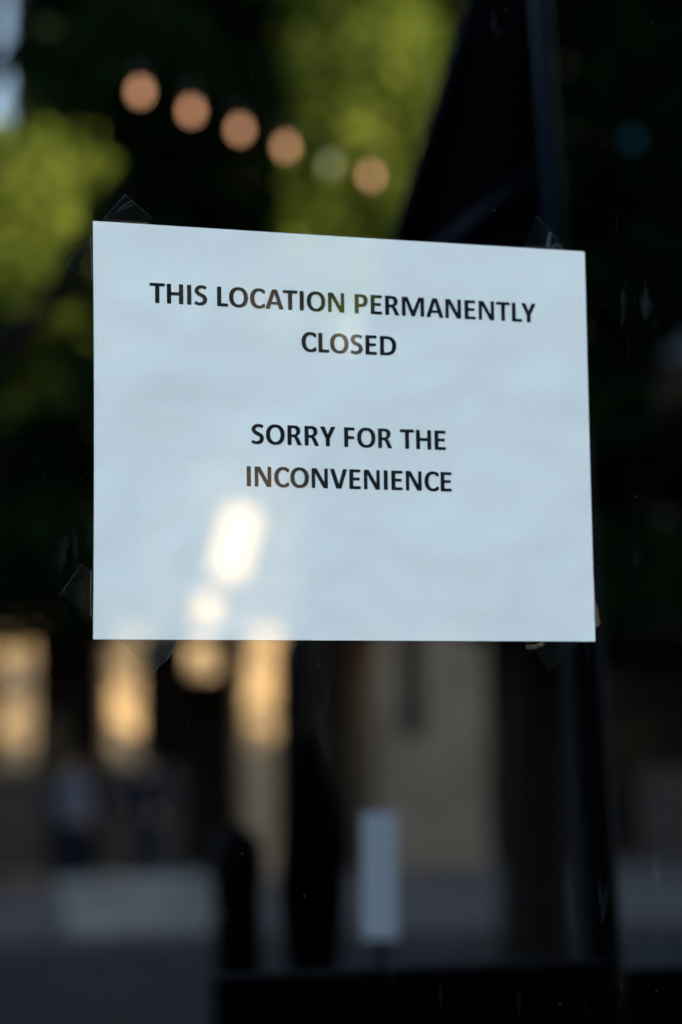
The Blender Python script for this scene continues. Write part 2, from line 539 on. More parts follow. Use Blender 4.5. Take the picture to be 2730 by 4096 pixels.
# ------------------------------------------------------------------ trees
def leaf_cloud(name, clumps, n, size, mat, parent, seed):
    """Leaf-sized folded faces scattered through ellipsoid clumps (centre, (rx, ry, rz))."""
    rnd = random.Random(seed)
    vol = [c[1][0] * c[1][1] * c[1][2] for c in clumps]
    tot = sum(v ** 0.67 for v in vol)
    verts, faces = [], []
    for (c, r), v in zip(clumps, vol):
        k = int(n * v ** 0.67 / tot)
        for _ in range(k):
            while True:
                p = Vector((rnd.uniform(-1, 1), rnd.uniform(-1, 1), rnd.uniform(-1, 1)))
                if p.length < 1: break
            p = p * (p.length ** -0.35 if p.length > .05 else 1)
            q = Vector(c) + Vector((p.x * r[0], p.y * r[1], p.z * r[2])) - parent.location
            s = size * rnd.uniform(0.6, 1.35)
            a = Vector((rnd.gauss(0, 1), rnd.gauss(0, 1), rnd.gauss(0, .6))).normalized()
            b = a.orthogonal().normalized()
            b = (Matrix.Rotation(rnd.uniform(0, 6.283), 3, a) @ b)
            nn = a.cross(b)
            i = len(verts)
            verts += [q - a * s * .5, q + b * s * .3 + nn * s * .08, q + a * s * .6 - nn * s * .05, q - b * s * .3 + nn * s * .08]
            faces += [(i, i + 1, i + 2), (i, i + 2, i + 3)]
    o = mesh_obj(name, verts, faces, mat, parent)
    o["kind"] = "stuff"
    return o


def tree(base, label, clumps, n, size, leaf, trunk_r, fork_z, seed, group):
    t = tag(empty("street_tree", base), label, "tree", group)
    rnd = random.Random(seed)
    b = Vector(base)
    bm = bmesh.new()
    fork = Vector((0.05, 0.04, fork_z))
    add_tube(bm, [(0, 0, -0.05), (0.0, 0.0, 0.25), (0.03, -0.02, fork_z * .5), fork], [trunk_r * 1.5, trunk_r * 1.05, trunk_r * .92, trunk_r * .8], 12)
    for c, r in clumps[::max(1, len(clumps) // 7)]:
        e = Vector(c) - b
        mid = fork.lerp(e, .5) + Vector((rnd.uniform(-.3, .3), rnd.uniform(-.3, .3), .25))
        add_tube(bm, [fork - Vector((0, 0, .2)), mid, e], [trunk_r * .45, trunk_r * .28, trunk_r * .1], 7)
    bm_obj("trunk", bm, M['bark'], t, smooth=True)
    leaf_cloud("crown", clumps, n, size, leaf, t, seed)
    return t


def clump(px, py, dist, r, flat=1.0):
    return (street(px, py, dist), (r, r, r * flat))


def base_at(px, dist, z=0.13):
    p = street(px, 1760, dist)
    return (p.x, p.y, z)


# two trees of the far pavement whose tops stand in the low sun
cl = [clump(-30, 480, 20.2, .75), clump(70, 560, 19.9, .8), clump(0, 480, 19.7, .7), clump(60, 660, 19.7, .6), clump(120, 500, 19.9, .55), clump(200, 420, 19.8, .4), clump(230, 340, 20.0, .35), clump(170, 620, 19.9, .4), clump(300, 420, 20.2, .32), clump(260, 260, 20.6, .9), clump(420, 420, 20.8, .8), clump(160, 1000, 20.6, .6), clump(60, 1080, 20.6, .6), clump(260, 520, 20.2, .35), clump(0, 760, 19.8, .6), clump(100, 820, 19.9, .5), clump(-40, 880, 19.9, .6), clump(100, 380, 20.0, .5), clump(150, 760, 20.2, .4), clump(60, 860, 20.2, .4), clump(-20, 960, 20.2, .4), clump(-20, 640, 19.6, .85), clump(150, 420, 20.4, .45), clump(200, 330, 20.4, .35),
      clump(-330, 380, 20.5, 1.0), clump(-330, 620, 20.5, 1.3), clump(-420, 60, 20.8, 1.2), clump(-160, 800, 20.3, .9), clump(60, 760, 20.3, .5, .7), clump(110, 900, 20.6, .45, .6), clump(-480, 250, 20.8, 1.6),
      clump(-420, 820, 20.5, 1.1)]
for q in ((-300, -350), (-150, -650), (-420, -450), (-330, -900), (-500, -150)):
    cl.append(clump(q[0], q[1], 20.6, 1.3))
tree(base_at(-260, 20.4), "sunlit yellow green tree reflected at the left edge of the glass", cl, 30000, .17, M['leaf_sun'], .16, 3.3, 11, "trees across the street")
cl = [clump(700, 60, 20.6, .42), clump(690, -60, 20.6, .7), clump(790, 110, 20.3, .55), clump(850, 230, 20.2, .5), clump(720, 300, 20.8, .42), clump(880, 20, 20.4, .55), clump(960, 60, 20.6, .45),
      clump(800, 420, 20.4, .5), clump(700, 500, 20.4, .4), clump(880, 420, 20.4, .45), clump(800, 560, 20.5, .45), clump(640, 60, 20.6, .42), clump(660, 170, 20.5, .40), clump(760, 200, 20.0, .45), clump(780, 330, 19.9, .45), clump(660, 420, 20.1, .36), clump(640, 520, 20.4, .32), clump(1000, -20, 20.5, .4), clump(800, 600, 20.2, .36), clump(850, 650, 20.3, .30), clump(770, 690, 20.3, .26), clump(590, 20, 20.4, .4), clump(600, 130, 20.3, .36), clump(620, 280, 20.4, .34), clump(980, 120, 20.2, .4), clump(700, 380, 20.0, .4), clump(740, 540, 20.0, .4), clump(640, 600, 20.4, .3), clump(930, 180, 20.0, .4), clump(960, 260, 20.0, .3), clump(900, 500, 20.0, .35), clump(760, 650, 20.5, .35), clump(850, 520, 20.2, .4), clump(930, 330, 20.6, .35),
      clump(900, -150, 20.6, .9), clump(780, -250, 20.6, 1.0)]
for q in ((780, -560), (620, -420), (960, -480), (800, -850)):
    cl.append(clump(q[0], q[1], 20.6, 1.1))
tree(base_at(722, 20.9), "sunlit yellow green tree reflected above the sheet's centre", cl, 28000, .16, M['leaf_sun'], .17, 4.0, 12, "trees across the street")

# a third one added out of the mirror's view to dapple the columns
rnd = random.Random(5)
cl = [(Vector((rnd.uniform(12.0, 18.5), -19.0 + rnd.uniform(-1, 1), rnd.uniform(4.2, 6.3))), (.45, .45, .36)) for _ in range(26)]
tree((15.5, -19.2, .13), "airy tree added out of view to dapple the columns with shade", cl, 2400, .16, M['leaf_sun'], .14, 3.2, 13, "trees across the street")

# dark trees in the shop's shade on the near side of the road
cl = []
rnd = random.Random(3)
dark_spots = [(150, 150, .26), (200, 60, .4), (330, 40, .45), (450, 120, .4), (545, 100, .28), (330, 160, .4), (240, 190, .3), (420, 260, .42), (500, 230, .33), (520, 350, .26), (370, 340, .30),
              (460, 420, .42), (350, 470, .38), (520, 480, .26), (300, 500, .22), (610, 230, .14), (300, 600, .34), (420, 640, .34), (150, 1040, .28), (60, 1130, .4), (180, 1160, .38), (100, 1290, .38),
              (-90, 1250, .45), (200, 1340, .3), (30, 1370, .25), (300, 800, .36), (350, 950, .4), (430, 800, .36), (230, 1150, .3), (470, -40, .42), (300, -70, .5), (190, -60, .3),
              (560, 900, .36), (700, 960, .28)]
for px, py, r in dark_spots:
    cl.append(clump(px, py, 12.2 + rnd.uniform(-.7, .7), r * 1.02))
for q in range(26):
    cl.append(clump(rnd.uniform(-900, 600), rnd.uniform(-800, -430), 12.4 + rnd.uniform(-1.2, 1.2), .62))
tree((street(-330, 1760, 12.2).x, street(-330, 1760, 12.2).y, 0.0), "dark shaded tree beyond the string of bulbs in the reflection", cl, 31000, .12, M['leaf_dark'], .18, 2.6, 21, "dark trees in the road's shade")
cl = []
for px in range(1140, 1900, 100):
    for py in range(-120, 1420, 130):
        if abs(px - 1460) < 60 and abs(py - 320) < 70: continue
        if px > 1370 and (690 < py < 950 or 1090 < py < 1270): continue
        cl.append(clump(px + rnd.uniform(-30, 30), py + rnd.uniform(-30, 30), 12.6 + rnd.uniform(-.8, .8), .33))
for px, py in ((1000, 760), (1020, 900), (980, 1040), (900, 1180), (1000, 1200)):
    cl.append(clump(px, py, 12.4, .36))
for q in range(30):
    cl.append(clump(rnd.uniform(850, 2300), rnd.uniform(-800, -250), 12.6 + rnd.uniform(-1.2, 1.2), .62))
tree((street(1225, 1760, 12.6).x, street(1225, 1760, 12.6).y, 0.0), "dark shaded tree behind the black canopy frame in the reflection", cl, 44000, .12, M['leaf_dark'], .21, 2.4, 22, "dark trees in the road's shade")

# ================================================================== street things
# string of lit bulbs hung between the dark trees
bulbs = [(323, 212, 9.2), (440, 256, 9.5), (552, 299, 9.9), (658, 338, 10.3), (760, 380, 10.7), (853, 405, 11.1)]
pts = sorted([street(*b) for b in bulbs], key=lambda p: p.x)
sl = tag(empty("string_light", pts[len(pts) // 2]), "string of warm lit bulbs sloping across the upper reflection", "string light")
o0 = sl.location.copy()
cable = []
for a, b in zip(pts, pts[1:]):
    for k in range(6):
        t = k / 6.0
        cable.append(a.lerp(b, t) + Vector((0, 0, .115 - .06 * 4 * t * (1 - t))) - o0)
cable.append(pts[-1] + Vector((0, 0, .115)) - o0)
cable = [street(-330, 40, 12.2) - o0] + cable + [street(1120, 480, 12.5) - o0]
tube("cable", cable, .006, M['black'], sl, 6)
sock0 = bulb0 = None
for p in pts:
    if sock0 is None:
        sock0 = lathe("socket", [(.008, .115), (.02, .11), (.022, .05), (.02, .03)], M['socket'], sl, 14)
        bulb0 = lathe("bulb", [(.010, .034), (.013, .028), (.019, .012), (.021, -.002), (.018, -.016), (.010, -.025), (.002, -.027)], M['bulb'], sl, 18)
        s, b = sock0, bulb0
    else:
        s, b = sock0.copy(), bulb0.copy()
        COL.objects.link(s); COL.objects.link(b)
        s.parent = sl; b.parent = sl
    if (p - street(760, 380, 10.7)).length < .01:
        b.data = b.data.copy(); b.data.materials[0] = M['bulb_dim']
        b["label"] = "weak greenish bulb"
    s.location = p - o0; b.location = p - o0

# made-up pale panels shaped like the pools of sunlight on the far facade
def sun_patch_panel(px, py, w, h, label, mat, tilt=0.0):
    xc = facade_x(px)
    d = ray(px, py); s = (-FACADE - CAM_POS.y) / d.y
    z = CAM_POS.z + d.z * s
    t = tag(empty("sun_patch_panel", (xc, FACADE + 0.01, z)), label, "sunpatch", "sun patch panels on the far facade")
    part("panel", xc - w / 2, xc + w / 2, FACADE + .16, FACADE + .22, z - h / 2, z + h / 2, mat, t, .02)
    part("bracket", xc - .03, xc + .03, FACADE + .002, FACADE + .158, z + h * .3, z + h * .3 + .05, M['frame'], t)
    t.rotation_euler = (0, tilt, 0)
    part("bracket", xc - .03, xc + .03, FACADE + .002, FACADE + .158, z - h * .3, z - h * .3 + .05, M['frame'], t)


sun_patch_panel(534, 1250, .46, .92, "tall tilted cream sign reflected on the sheet's lower left", M['cream'], .28)
sun_patch_panel(468, 1405, .30, .42, "small stone coloured sign reflected just above the sheet's bottom edge", M['stone'], .2)
sun_patch_panel(455, 1520, .36, .40, "small cream panel standing in for a sun patch below the sheet between two columns", M['cream'])

# brown sheets added to darken the shaded feet of the columns
def shade_sheet(px0, px1, h, label):
    x0, x1 = facade_x(px0), facade_x(px1)
    t = tag(empty("shade_sheet", ((x0 + x1) / 2, FACADE + .55, .13)), label, "shade_sheet", "shade sheets before the columns")
    w = (x1 - x0) / 2
    box("canvas", -w + .03, w - .03, -.006, .006, .12, h - .05, M['canvas'], t)
    box("rail", -w + .031, w - .031, -.018, .018, h - .049, h, M['frame'], t, .004)
    box("post", -w, -w + .03, -.02, .02, 0, h, M['frame'], t, .004)
    box("post", w - .03, w, -.02, .02, 0, h, M['frame'], t, .004)


shade_sheet(-150, 92, 1.42, "brown sheet added to darken the column feet at the left edge of the reflection")
shade_sheet(215, 395, 1.45, "brown sheet added to darken the foot of the second column")
shade_sheet(1420, 1640, 1.35, "brown sheet added right of the canopy post")

# canvas awnings over windows of the far building, in shade at the right
def awning(px, py, w, label, mat):
    xc = facade_x(px)
    d = ray(px, py); s = (-FACADE - CAM_POS.y) / d.y
    z = CAM_POS.z + d.z * s
    t = tag(empty("window_awning", (xc, FACADE + .01, z)), label, "awning", "awnings on the far facade")
    h = .42
    v = [(-w / 2, .002, h), (w / 2, .002, h), (w / 2, .75, 0), (-w / 2, .75, 0), (w / 2, .75, -.16), (-w / 2, .75, -.16), (-w / 2, .002, -.02), (w / 2, .002, -.02)]
    c = mesh_obj("canvas", v, [(0, 1, 2, 3), (3, 2, 4, 5), (0, 3, 6), (1, 7, 2)], mat, t)
    sd = c.modifiers.new("thickness", 'SOLIDIFY'); sd.thickness = .004
    tube("rod", [(-w / 2, .74, -.17), (w / 2, .74, -.17)], .012, M['frame'], t, 8)


awning(1500, 815, 1.5, "blue grey awning right of the sheet's upper half in the reflection", M['awning'])
awning(1455, 1190, .8, "brown awning right of the sheet's lower half in the reflection", M['canvas'])

# small blue lantern hung in the dark tree at the right
q = street(1455, 320, 11.2)
t = tag(empty("hanging_lantern", q), "small dim blue lantern hanging at the upper right of the reflection", "lantern")
lathe("globe", [(.006, -.03), (.02, -.024), (.028, 0), (.02, .024), (.008, .03)], M['blue_lamp'], t, 16)
lathe("cap", [(.012, .031), (.018, .034), (.006, .055)], M['black'], t, 12)
tube("cord", [(0, 0, .05), (.02, -.2, .5), (.05, -1.2, .9)], .003, M['black'], t, 6)

# slim translucent white marker plate on a thin black stake, just outside the window
p, top = street(876, 2160, 2.7), street(876, 1868, 2.7)
t = tag(empty("marker_post", (p.x, p.y, .13)), "slim white marker plate on a thin black stake in the reflection", "marker")
h0, h1 = p.z - .13, top.z - .13
lathe("stake", [(.03, 0), (.03, .01), (.005, .015), (.005, h0 - .001)], M['black'], t, 12)
box("plate", -.0195, .0195, -.002, .002, h0, h1, M['milk'], t, .0015)
t.rotation_euler = (0, 0, .35)

# black post and closed black parasol on the near pavement
p = street(545, 1893, 4.2)
t = tag(empty("black_post", (p.x, p.y, .13)), "round topped black post left of the closed parasol in the reflection", "post")
hh = p.z - .13
lathe("shaft", [(.042, .03), (.042, hh - .10), (.047, hh - .09), (.047, hh - .05), (.038, hh - .02), (.01, hh)], M['black'], t, 20)
lathe("base", [(.09, 0), (.09, .02), (.05, .029)], M['black'], t, 20)
p = street(714, 1690, 4.6)
t = tag(empty("closed_parasol", (p.x, p.y, .13)), "tall closed black parasol below the sheet in the reflection", "parasol")
hh = p.z - .13
bm = bmesh.new()
rings = []
prof = [(.012, hh - .0), (.024, hh - .05), (.042, hh - .13), (.056, hh - .22), (.060, hh - .30), (.052, hh - .38), (.040, hh - .46), (.044, hh - .50)]
for r, z in prof:
    rings.append([bm.verts.new((r * (1 + .16 * math.cos(8 * a_)) * math.cos(a_), r * (1 + .16 * math.cos(8 * a_)) * math.sin(a_), z)) for a_ in [2 * math.pi * k / 48 for k in range(48)]])
for r0, r1 in zip(rings, rings[1:]):
    for k in range(48):
        bm.faces.new((r0[k], r0[(k + 1) % 48], r1[(k + 1) % 48], r1[k]))
bm.faces.new(rings[0]); bm.faces.new(rings[-1][::-1])
bm_obj("folded_canopy", bm, M['tarp'], t, smooth=True)
lathe("pole", [(.03, .04), (.03, hh - .501)], M['black'], t, 16)
lathe("base", [(.20, 0), (.20, .03), (.04, .039)], M['black'], t, 24)
lathe("finial", [(.006, hh + .001), (.008, hh + .01), (.003, hh + .025)], M['black'], t, 12)

# concrete bench
p = street(320, 2130, 21.6)
t = tag(empty("concrete_bench", (p.x, p.y, .13), .05), "pale concrete block bench on the far pavement", "bench")
box("seat", -.68, .68, -.24, .24, .30, .43, M['bench'], t, .02)
box("plinth", -.62, .62, -.20, .20, 0, .298, M['bench'], t, .01)


# ------------------------------------------------------------------ people
def person(loc, rz, label, coat, trousers, h=1.72, arm_out=.05):
    t = tag(empty("person", loc, rz), label, "person")
    k = h / 1.72

    def skin(name, verts, edges, mat, root=0):
        me = bpy.data.meshes.new(name)
        me.from_pydata([(v[0] * k, v[1] * k, v[2] * k) for v in verts], edges, [])
        o = bpy.data.objects.new(name, me)
        COL.objects.link(o)
        me.materials.append(mat)
        sm = o.modifiers.new("skin", 'SKIN')
        for i, v in enumerate(verts):
            me.skin_vertices[0].data[i].radius = (v[3] * k, v[4] * k if len(v) > 4 else v[3] * k)
            me.skin_vertices[0].data[i].use_root = (i == root)
        sb = o.modifiers.new("smooth", 'SUBSURF'); sb.levels = 2; sb.render_levels = 2
        sm.use_smooth_shade = True
        o.parent = t
        return o

    body = [(0, 0, .92, .13, .10), (0, .0, 1.10, .125, .095), (0, .01, 1.28, .15, .105), (0, .01, 1.40, .12, .08), (0, 0, 1.47, .05, .05), (0, -.015, 1.53, .055, .06),
            (0, -.02, 1.60, .072, .088), (0, -.015, 1.68, .06, .075),
            (.20, 0, 1.385, .052), (.25 + arm_out, .02, 1.12, .04), (.25 + arm_out, -.07, .88, .03), (.25 + arm_out, -.09, .79, .035, .02),
            (-.20, 0, 1.385, .052), (-.25 - arm_out, .02, 1.12, .04), (-.24 - arm_out, -.05, .88, .03), (-.24 - arm_out, -.07, .79, .035, .02),
            (.10, 0, .86, .09), (.11, -.02, .48, .06), (.12, .02, .10, .04), (.12, -.02, .045, .042), (.13, -.13, .035, .035),
            (-.10, 0, .86, .09), (-.11, -.02, .48, .06), (-.13, .04, .10, .04), (-.13, .0, .045, .042), (-.14, -.11, .035, .035)]
    ed = [(0, 1), (1, 2), (2, 3), (3, 4), (4, 5), (5, 6), (6, 7), (3, 8), (8, 9), (9, 10), (10, 11), (3, 12), (12, 13), (13, 14), (14, 15),
          (0, 16), (16, 17), (17, 18), (18, 19), (19, 20), (0, 21), (21, 22), (22, 23), (23, 24), (24, 25)]
    skin("body", body, ed, M['skin'])
    g = .016
    cv = [(0, 0, .80, .165, .135), (0, 0, .95, .15, .12), (0, 0, 1.10, .14, .11), (0, .01, 1.28, .165, .12), (0, .01, 1.41, .13, .095), (0, 0, 1.46, .07, .07),
          (.20, 0, 1.385, .052 + g), (.25 + arm_out, .02, 1.12, .042 + g), (.25 + arm_out, -.07, .87, .034 + g),
          (-.20, 0, 1.385, .052 + g), (-.25 - arm_out, .02, 1.12, .042 + g), (-.24 - arm_out, -.05, .87, .034 + g)]
    skin("coat", cv, [(0, 1), (1, 2), (2, 3), (3, 4), (4, 5), (4, 6), (6, 7), (7, 8), (4, 9), (9, 10), (10, 11)], coat, 1)
    tv = [(0, 0, .92, .14, .11), (.10, 0, .84, .10), (.11, -.02, .48, .075), (.12, .02, .09, .058), (-.10, 0, .84, .10), (-.11, -.02, .48, .075), (-.13, .04, .09, .058)]
    skin("trousers", tv, [(0, 1), (1, 2), (2, 3), (0, 4), (4, 5), (5, 6)], trousers)
    hv = [(0, .03, 1.55, .055, .05), (0, .025, 1.63, .08, .075), (0, .0, 1.70, .072, .08), (0, -.05, 1.715, .05, .04)]
    skin("hair", hv, [(0, 1), (1, 2), (2, 3)], M['hair'])
    return t


p = street(338, 2035, 27.2)
person((p.x, p.y, .13), .4, "smaller figure in navy among the columns in the reflection", M['cloth_navy'], M['cloth_navy'], 1.62)
p = street(170, 2040, 27.0)
person((p.x, p.y, .13), 1.2, "figure in blue grey coat at the left of the columns in the reflection", M['cloth_pale'], M['cloth_navy'], 1.6, .02)

# ------------------------------------------------------------------ black patio canopy frame near the glass
p = street(1290, 1500, 2.15)
can = tag(empty("patio_canopy", (p.x, p.y, .13)), "black canopy frame with leaning post and diagonal struts in the reflection", "canopy")
o0 = can.location.copy()


def at_height(a, b, z):
    t = (z - a.z) / (b.z - a.z)
    return a + (b - a) * t


a, b = street(1365, 1900, 2.15), street(1243, 0, 2.15)
low_end, joint, high_end = at_height(a, b, .13), at_height(a, b, 1.80), at_height(a, b, 2.62)
tube("post", [low_end - o0, at_height(a, b, 1.0) - o0, joint - o0], .0185, M['black'], can, 16)
tube("skylit_post_top", [joint - o0, high_end - o0], .0086, M['skylit_blue'], can, 16)  # upper end of the same black post, sky light painted in as blue
lathe("foot", [(.05, 0), (.05, .012), (.02, .02), (.018, .05)], M['black'], can, 16, loc=tuple(low_end - o0))
c, d = street(930, 545, 2.35), street(1102, 0, 2.30)
left_low, left_high = at_height(c, d, 1.86), at_height(c, d, 2.60)
tube("strut", [left_low - o0, left_high - o0], .013, M['navy'], can, 14)
e, f = street(1000, 590, 2.32), street(1240, 405, 2.17)
tube("strut", [e - o0, f - o0], .013, M['navy'], can, 14)
back = Vector((0.0, -.03, 0.0))
low_joint = at_height(a, b, 1.86)
vs = [left_low + back, left_high + back, high_end + back, low_joint + back]
tube("lower_bar", [left_low - o0, low_joint - o0], .011, M['black'], can, 12)
n = 8
verts, faces = [], []
for i in range(n + 1):
    for j in range(n + 1):
        u, v = i / n, j / n
        q = (vs[0] * (1 - v) + vs[1] * v) * (1 - u) + (vs[3] * (1 - v) + vs[2] * v) * u
        verts.append(q - o0 + Vector((0, -.02 * math.sin(math.pi * u) * math.sin(math.pi * v) - .004 * math.sin(9 * u + 4 * v), 0)))
for i in range(n):
    for j in range(n):
        k = i * (n + 1) + j
        faces.append((k, k + 1, k + n + 2, k + n + 1))
fab = mesh_obj("side_curtain", verts, faces, M['tarp'], can, smooth=True)
sol = fab.modifiers.new("thickness", 'SOLIDIFY'); sol.thickness = .002
tube("roof_bar", [left_high - o0, high_end - o0], .013, M['black'], can, 12)
tube("roof_bar", [high_end - o0, high_end + Vector((1.5, -.1, .05)) - o0], .013, M['black'], can, 12)
tube("post", [high_end + Vector((1.5, -.1, .05)) - o0, Vector((high_end.x + 1.5, high_end.y - .1, .13)) - o0], .0145, M['black'], can, 14)

r0 = at_height(a, b, .16) + Vector((0, -.022, 0)); r1 = at_height(a, b, 1.32) + Vector((0, -.022, 0))
q1 = Vector((high_end.x + 1.48, high_end.y - .1, 0))
verts, faces = [], []
for i in range(17):
    u = i / 16
    for v in (r0, r1):
        p_ = v.lerp(Vector((q1.x, q1.y, v.z)), u)
        verts.append(p_ + Vector((0, .012 * math.sin(u * 40), 0)) - o0)
for i in range(16):
    faces.append((2 * i, 2 * i + 1, 2 * i + 3, 2 * i + 2))
lc = mesh_obj("dark_sheet", verts, faces, M['tarp'], can, smooth=True)  # black sheet added to darken the lower right of the reflection
sol = lc.modifiers.new("thickness", 'SOLIDIFY'); sol.thickness = .002

# black slatted screen standing in front of the window
a, b = street(545, 2238, 1.95), street(1345, 2207, 2.05)
z_top = (a.z + b.z) / 2
scr = tag(empty("slatted_screen", ((a.x + b.x) / 2, (a.y + b.y) / 2, .13)), "low black slatted screen along the bottom of the reflection", "screen")
o0 = scr.location.copy()
along = Vector((b.x - a.x, b.y - a.y, 0)); length = along.length; along.normalize()
rz = math.atan2(along.y, along.x)
scr.rotation_euler = (0, 0, rz)
hl, zt = length / 2, z_top - .13
box("top_rail", -hl - .02, hl + .02, -.02, .02, zt - .022, zt, M['black'], scr, .004)
box("bottom_rail", -hl, hl, -.015, .015, .10, .13, M['black'], scr, .003)
box("post", -hl - .02, -hl + .015, -.018, .018, 0, zt - .023, M['black'], scr, .003)
box("post", hl - .015, hl + .02, -.018, .018, 0, zt - .023, M['black'], scr, .003)
back_panel = box("backing_panel", -hl + .016, hl - .016, -.0105, -.008, .14, zt - .024, M['tarp'], scr)
slat0 = None
ns = int((length - .05) / .019)
for k in range(ns):
    xx = -hl + .03 + k * (length - .06) / (ns - 1)
    if slat0 is None:
        slat0 = box("slat", -.0055, .0055, -.007, .007, .131, zt - .0235, M['navy'], scr, .002)
        s_ = slat0
    else:
        s_ = slat0.copy(); COL.objects.link(s_); s_.parent = scr
    s_.location = (xx, 0, 0)

# ================================================================== the window and the sheet
win = tag(empty("shop_window", ((WX0 + WX1) / 2, 0.0, WZ0)),
          "dark tinted shop window glass mirroring trees and columns around the paper", "window")
pane = part("pane", WX0 + .05, WX1 - .05, 0.0, .008, WZ0 + .05, WZ1 - .05, M['glass'], win)
for nm, q in (("jamb", (WX0, WX0 + .0495, -.03, .06, WZ0, WZ1)), ("jamb", (WX1 - .0495, WX1, -.03, .06, WZ0, WZ1)),
              ("head_rail", (WX0 + .05, WX1 - .05, -.03, .06, WZ1 - .0495, WZ1)), ("bottom_rail", (WX0 + .05, WX1 - .05, -.03, .06, WZ0, WZ0 + .0495))):
    part(nm, *q, M['frame'], win)

# paper sheet, letter size, landscape, taped at its corners; the left edge bows a little
sh = tag(empty("paper_sheet", (0, 0, SHEET_Z)), "white landscape sheet with black closing notice taped to the window glass", "notice")
mm = .001
TL, TR, BR, BL = (-139.3, 107.9), (139.5, 108.1), (139.95, -108.0), (-139.9, -108.0)
n = 24


def edge(a, b, bow, k):
    out = []
    for i in range(k):
        t = i / k
        x, z = a[0] + (b[0] - a[0]) * t, a[1] + (b[1] - a[1]) * t
        dx, dz = b[0] - a[0], b[1] - a[1]
        l = math.hypot(dx, dz)
        off = bow * math.sin(math.pi * t)
        out.append((x + dz / l * off, z - dx / l * off))
    return out


def soften(c, a, b, r=1.0):
    """replace a corner by a tiny curve"""
    def go(p, q, d):
        l = math.hypot(q[0] - p[0], q[1] - p[1]); return (p[0] + (q[0] - p[0]) * d / l, p[1] + (q[1] - p[1]) * d / l)
    return [go(c, a, r), go(c, ((a[0] + b[0]) / 2, (a[1] + b[1]) / 2), r * .35), go(c, b, r)]


outline = []
outline += soften(TL, BL, TR, .25)
outline += edge(TL, TR, .12, n)[1:]
outline += soften(TR, TL, BR, 1.0)
outline += edge(TR, BR, .25, n)[1:]
outline += soften(BR, TR, BL, .5)
outline += edge(BR, BL, .0, n)[1:]
outline += soften(BL, BR, TL, .25)
outline += edge(BL, TL, .55, n)[1:]
bm = bmesh.new()
front = [bm.verts.new((x * mm, -.0007, z * mm)) for x, z in outline]
rear = [bm.verts.new((x * mm, -.0006, z * mm)) for x, z in outline]
bm.faces.new(front[::-1]); bm.faces.new(rear)
for i in range(len(front)):
    j = (i + 1) % len(front)
    bm.faces.new((front[i], front[j], rear[j], rear[i]))
bmesh.ops.recalc_face_normals(bm, faces=bm.faces)
bm_obj("sheet", bm, M['paper'], sh)

# ---- lettering: a humanist bold face drawn by hand, cap height = 1
def bez(p0, p1, p2, p3, k=10):
    r = []
    for i in range(1, k + 1):
        t = i / k; u = 1 - t
        r.append(tuple(u * u * u * a + 3 * u * u * t * b + 3 * u * t * t * c + t * t * t * d for a, b, c, d in zip(p0, p1, p2, p3)))
    return r


def rounded(pts, r=.035):
    """round the sharp corners of an outline"""
    out = []
    m = len(pts)
    for i in range(m):
        p, c, q = Vector(pts[i - 1]), Vector(pts[i]), Vector(pts[(i + 1) % m])
        a, b = p - c, q - c
        if a.length < 1e-6 or b.length < 1e-6: continue
        if a.angle(b) > math.radians(150):
            out.append(tuple(c)); continue
        d = min(r, a.length * .45, b.length * .45)
        s, e = c + a.normalized() * d, c + b.normalized() * d
        for k in range(4):
            t = k / 3
            out.append(tuple(s * (1 - t) ** 2 + c * 2 * t * (1 - t) + e * t * t))
    return out


def oval(cx, cy, rx, ry, pw=2.25, a0=0, a1=360, k=44):
    r = []
    for i in range(k + 1):
        a = math.radians(a0 + (a1 - a0) * i / k)
        c, s = math.cos(a), math.sin(a)
        r.append((cx + rx * math.copysign(abs(c) ** (2 / pw), c), cy + ry * math.copysign(abs(s) ** (2 / pw), s)))
    return r[:-1] if a1 - a0 == 360 else r


def stroke(path, widths, k=8):
    P = [Vector(p) for p in path]
    c, w = [], []
    for i in range(len(P) - 1):
        p0, p1, p2, p3 = P[max(i - 1, 0)], P[i], P[i + 1], P[min(i + 2, len(P) - 1)]
        for j in range(k):
            t = j / k
            c.append(.5 * ((2 * p1) + (p2 - p0) * t + (2 * p0 - 5 * p1 + 4 * p2 - p3) * t * t + (3 * p1 - p0 - 3 * p2 + p3) * t ** 3))
            w.append(widths[i] * (1 - t) + widths[i + 1] * t)
    c.append(P[-1]); w.append(widths[-1])
    l, r = [], []
    for i, q in enumerate(c):
        d = (c[min(i + 1, len(c) - 1)] - c[max(i - 1, 0)]).normalized()
        nn = Vector((-d.y, d.x))
        l.append(tuple(q + nn * w[i] / 2)); r.append(tuple(q - nn * w[i] / 2))
    return l + r[::-1]


S, B = .212, .155
G = {}          # letter: (left bearing, ink width, advance, [outlines])
G['T'] = (.012, .76, .783, [rounded([(0, 1), (.76, 1), (.76, 1 - B), (.38 + S / 2, 1 - B), (.38 + S / 2, 0), (.38 - S / 2, 0), (.38 - S / 2, 1 - B), (0, 1 - B)])])
G['H'] = (.092, .815, .998, [rounded([(0, 0), (0, 1), (S, 1), (S, .59), (.815 - S, .59), (.815 - S, 1), (.815, 1), (.815, 0), (.815 - S, 0), (.815 - S, .43), (S, .43), (S, 0)])])
G['I'] = (.106, S, .422, [rounded([(0, 0), (0, 1), (S, 1), (S, 0)])])
G['L'] = (.092, .56, .669, [rounded([(0, 0), (0, 1), (S, 1), (S, B + .005), (.56, B + .005), (.56, 0)])])
G['E'] = (.092, .60, .772, [rounded([(0, 0), (0, 1), (.595, 1), (.595, 1 - B), (S, 1 - B), (S, .59), (.55, .59), (.55, .44), (S, .44), (S, B), (.60, B), (.60, 0)])])
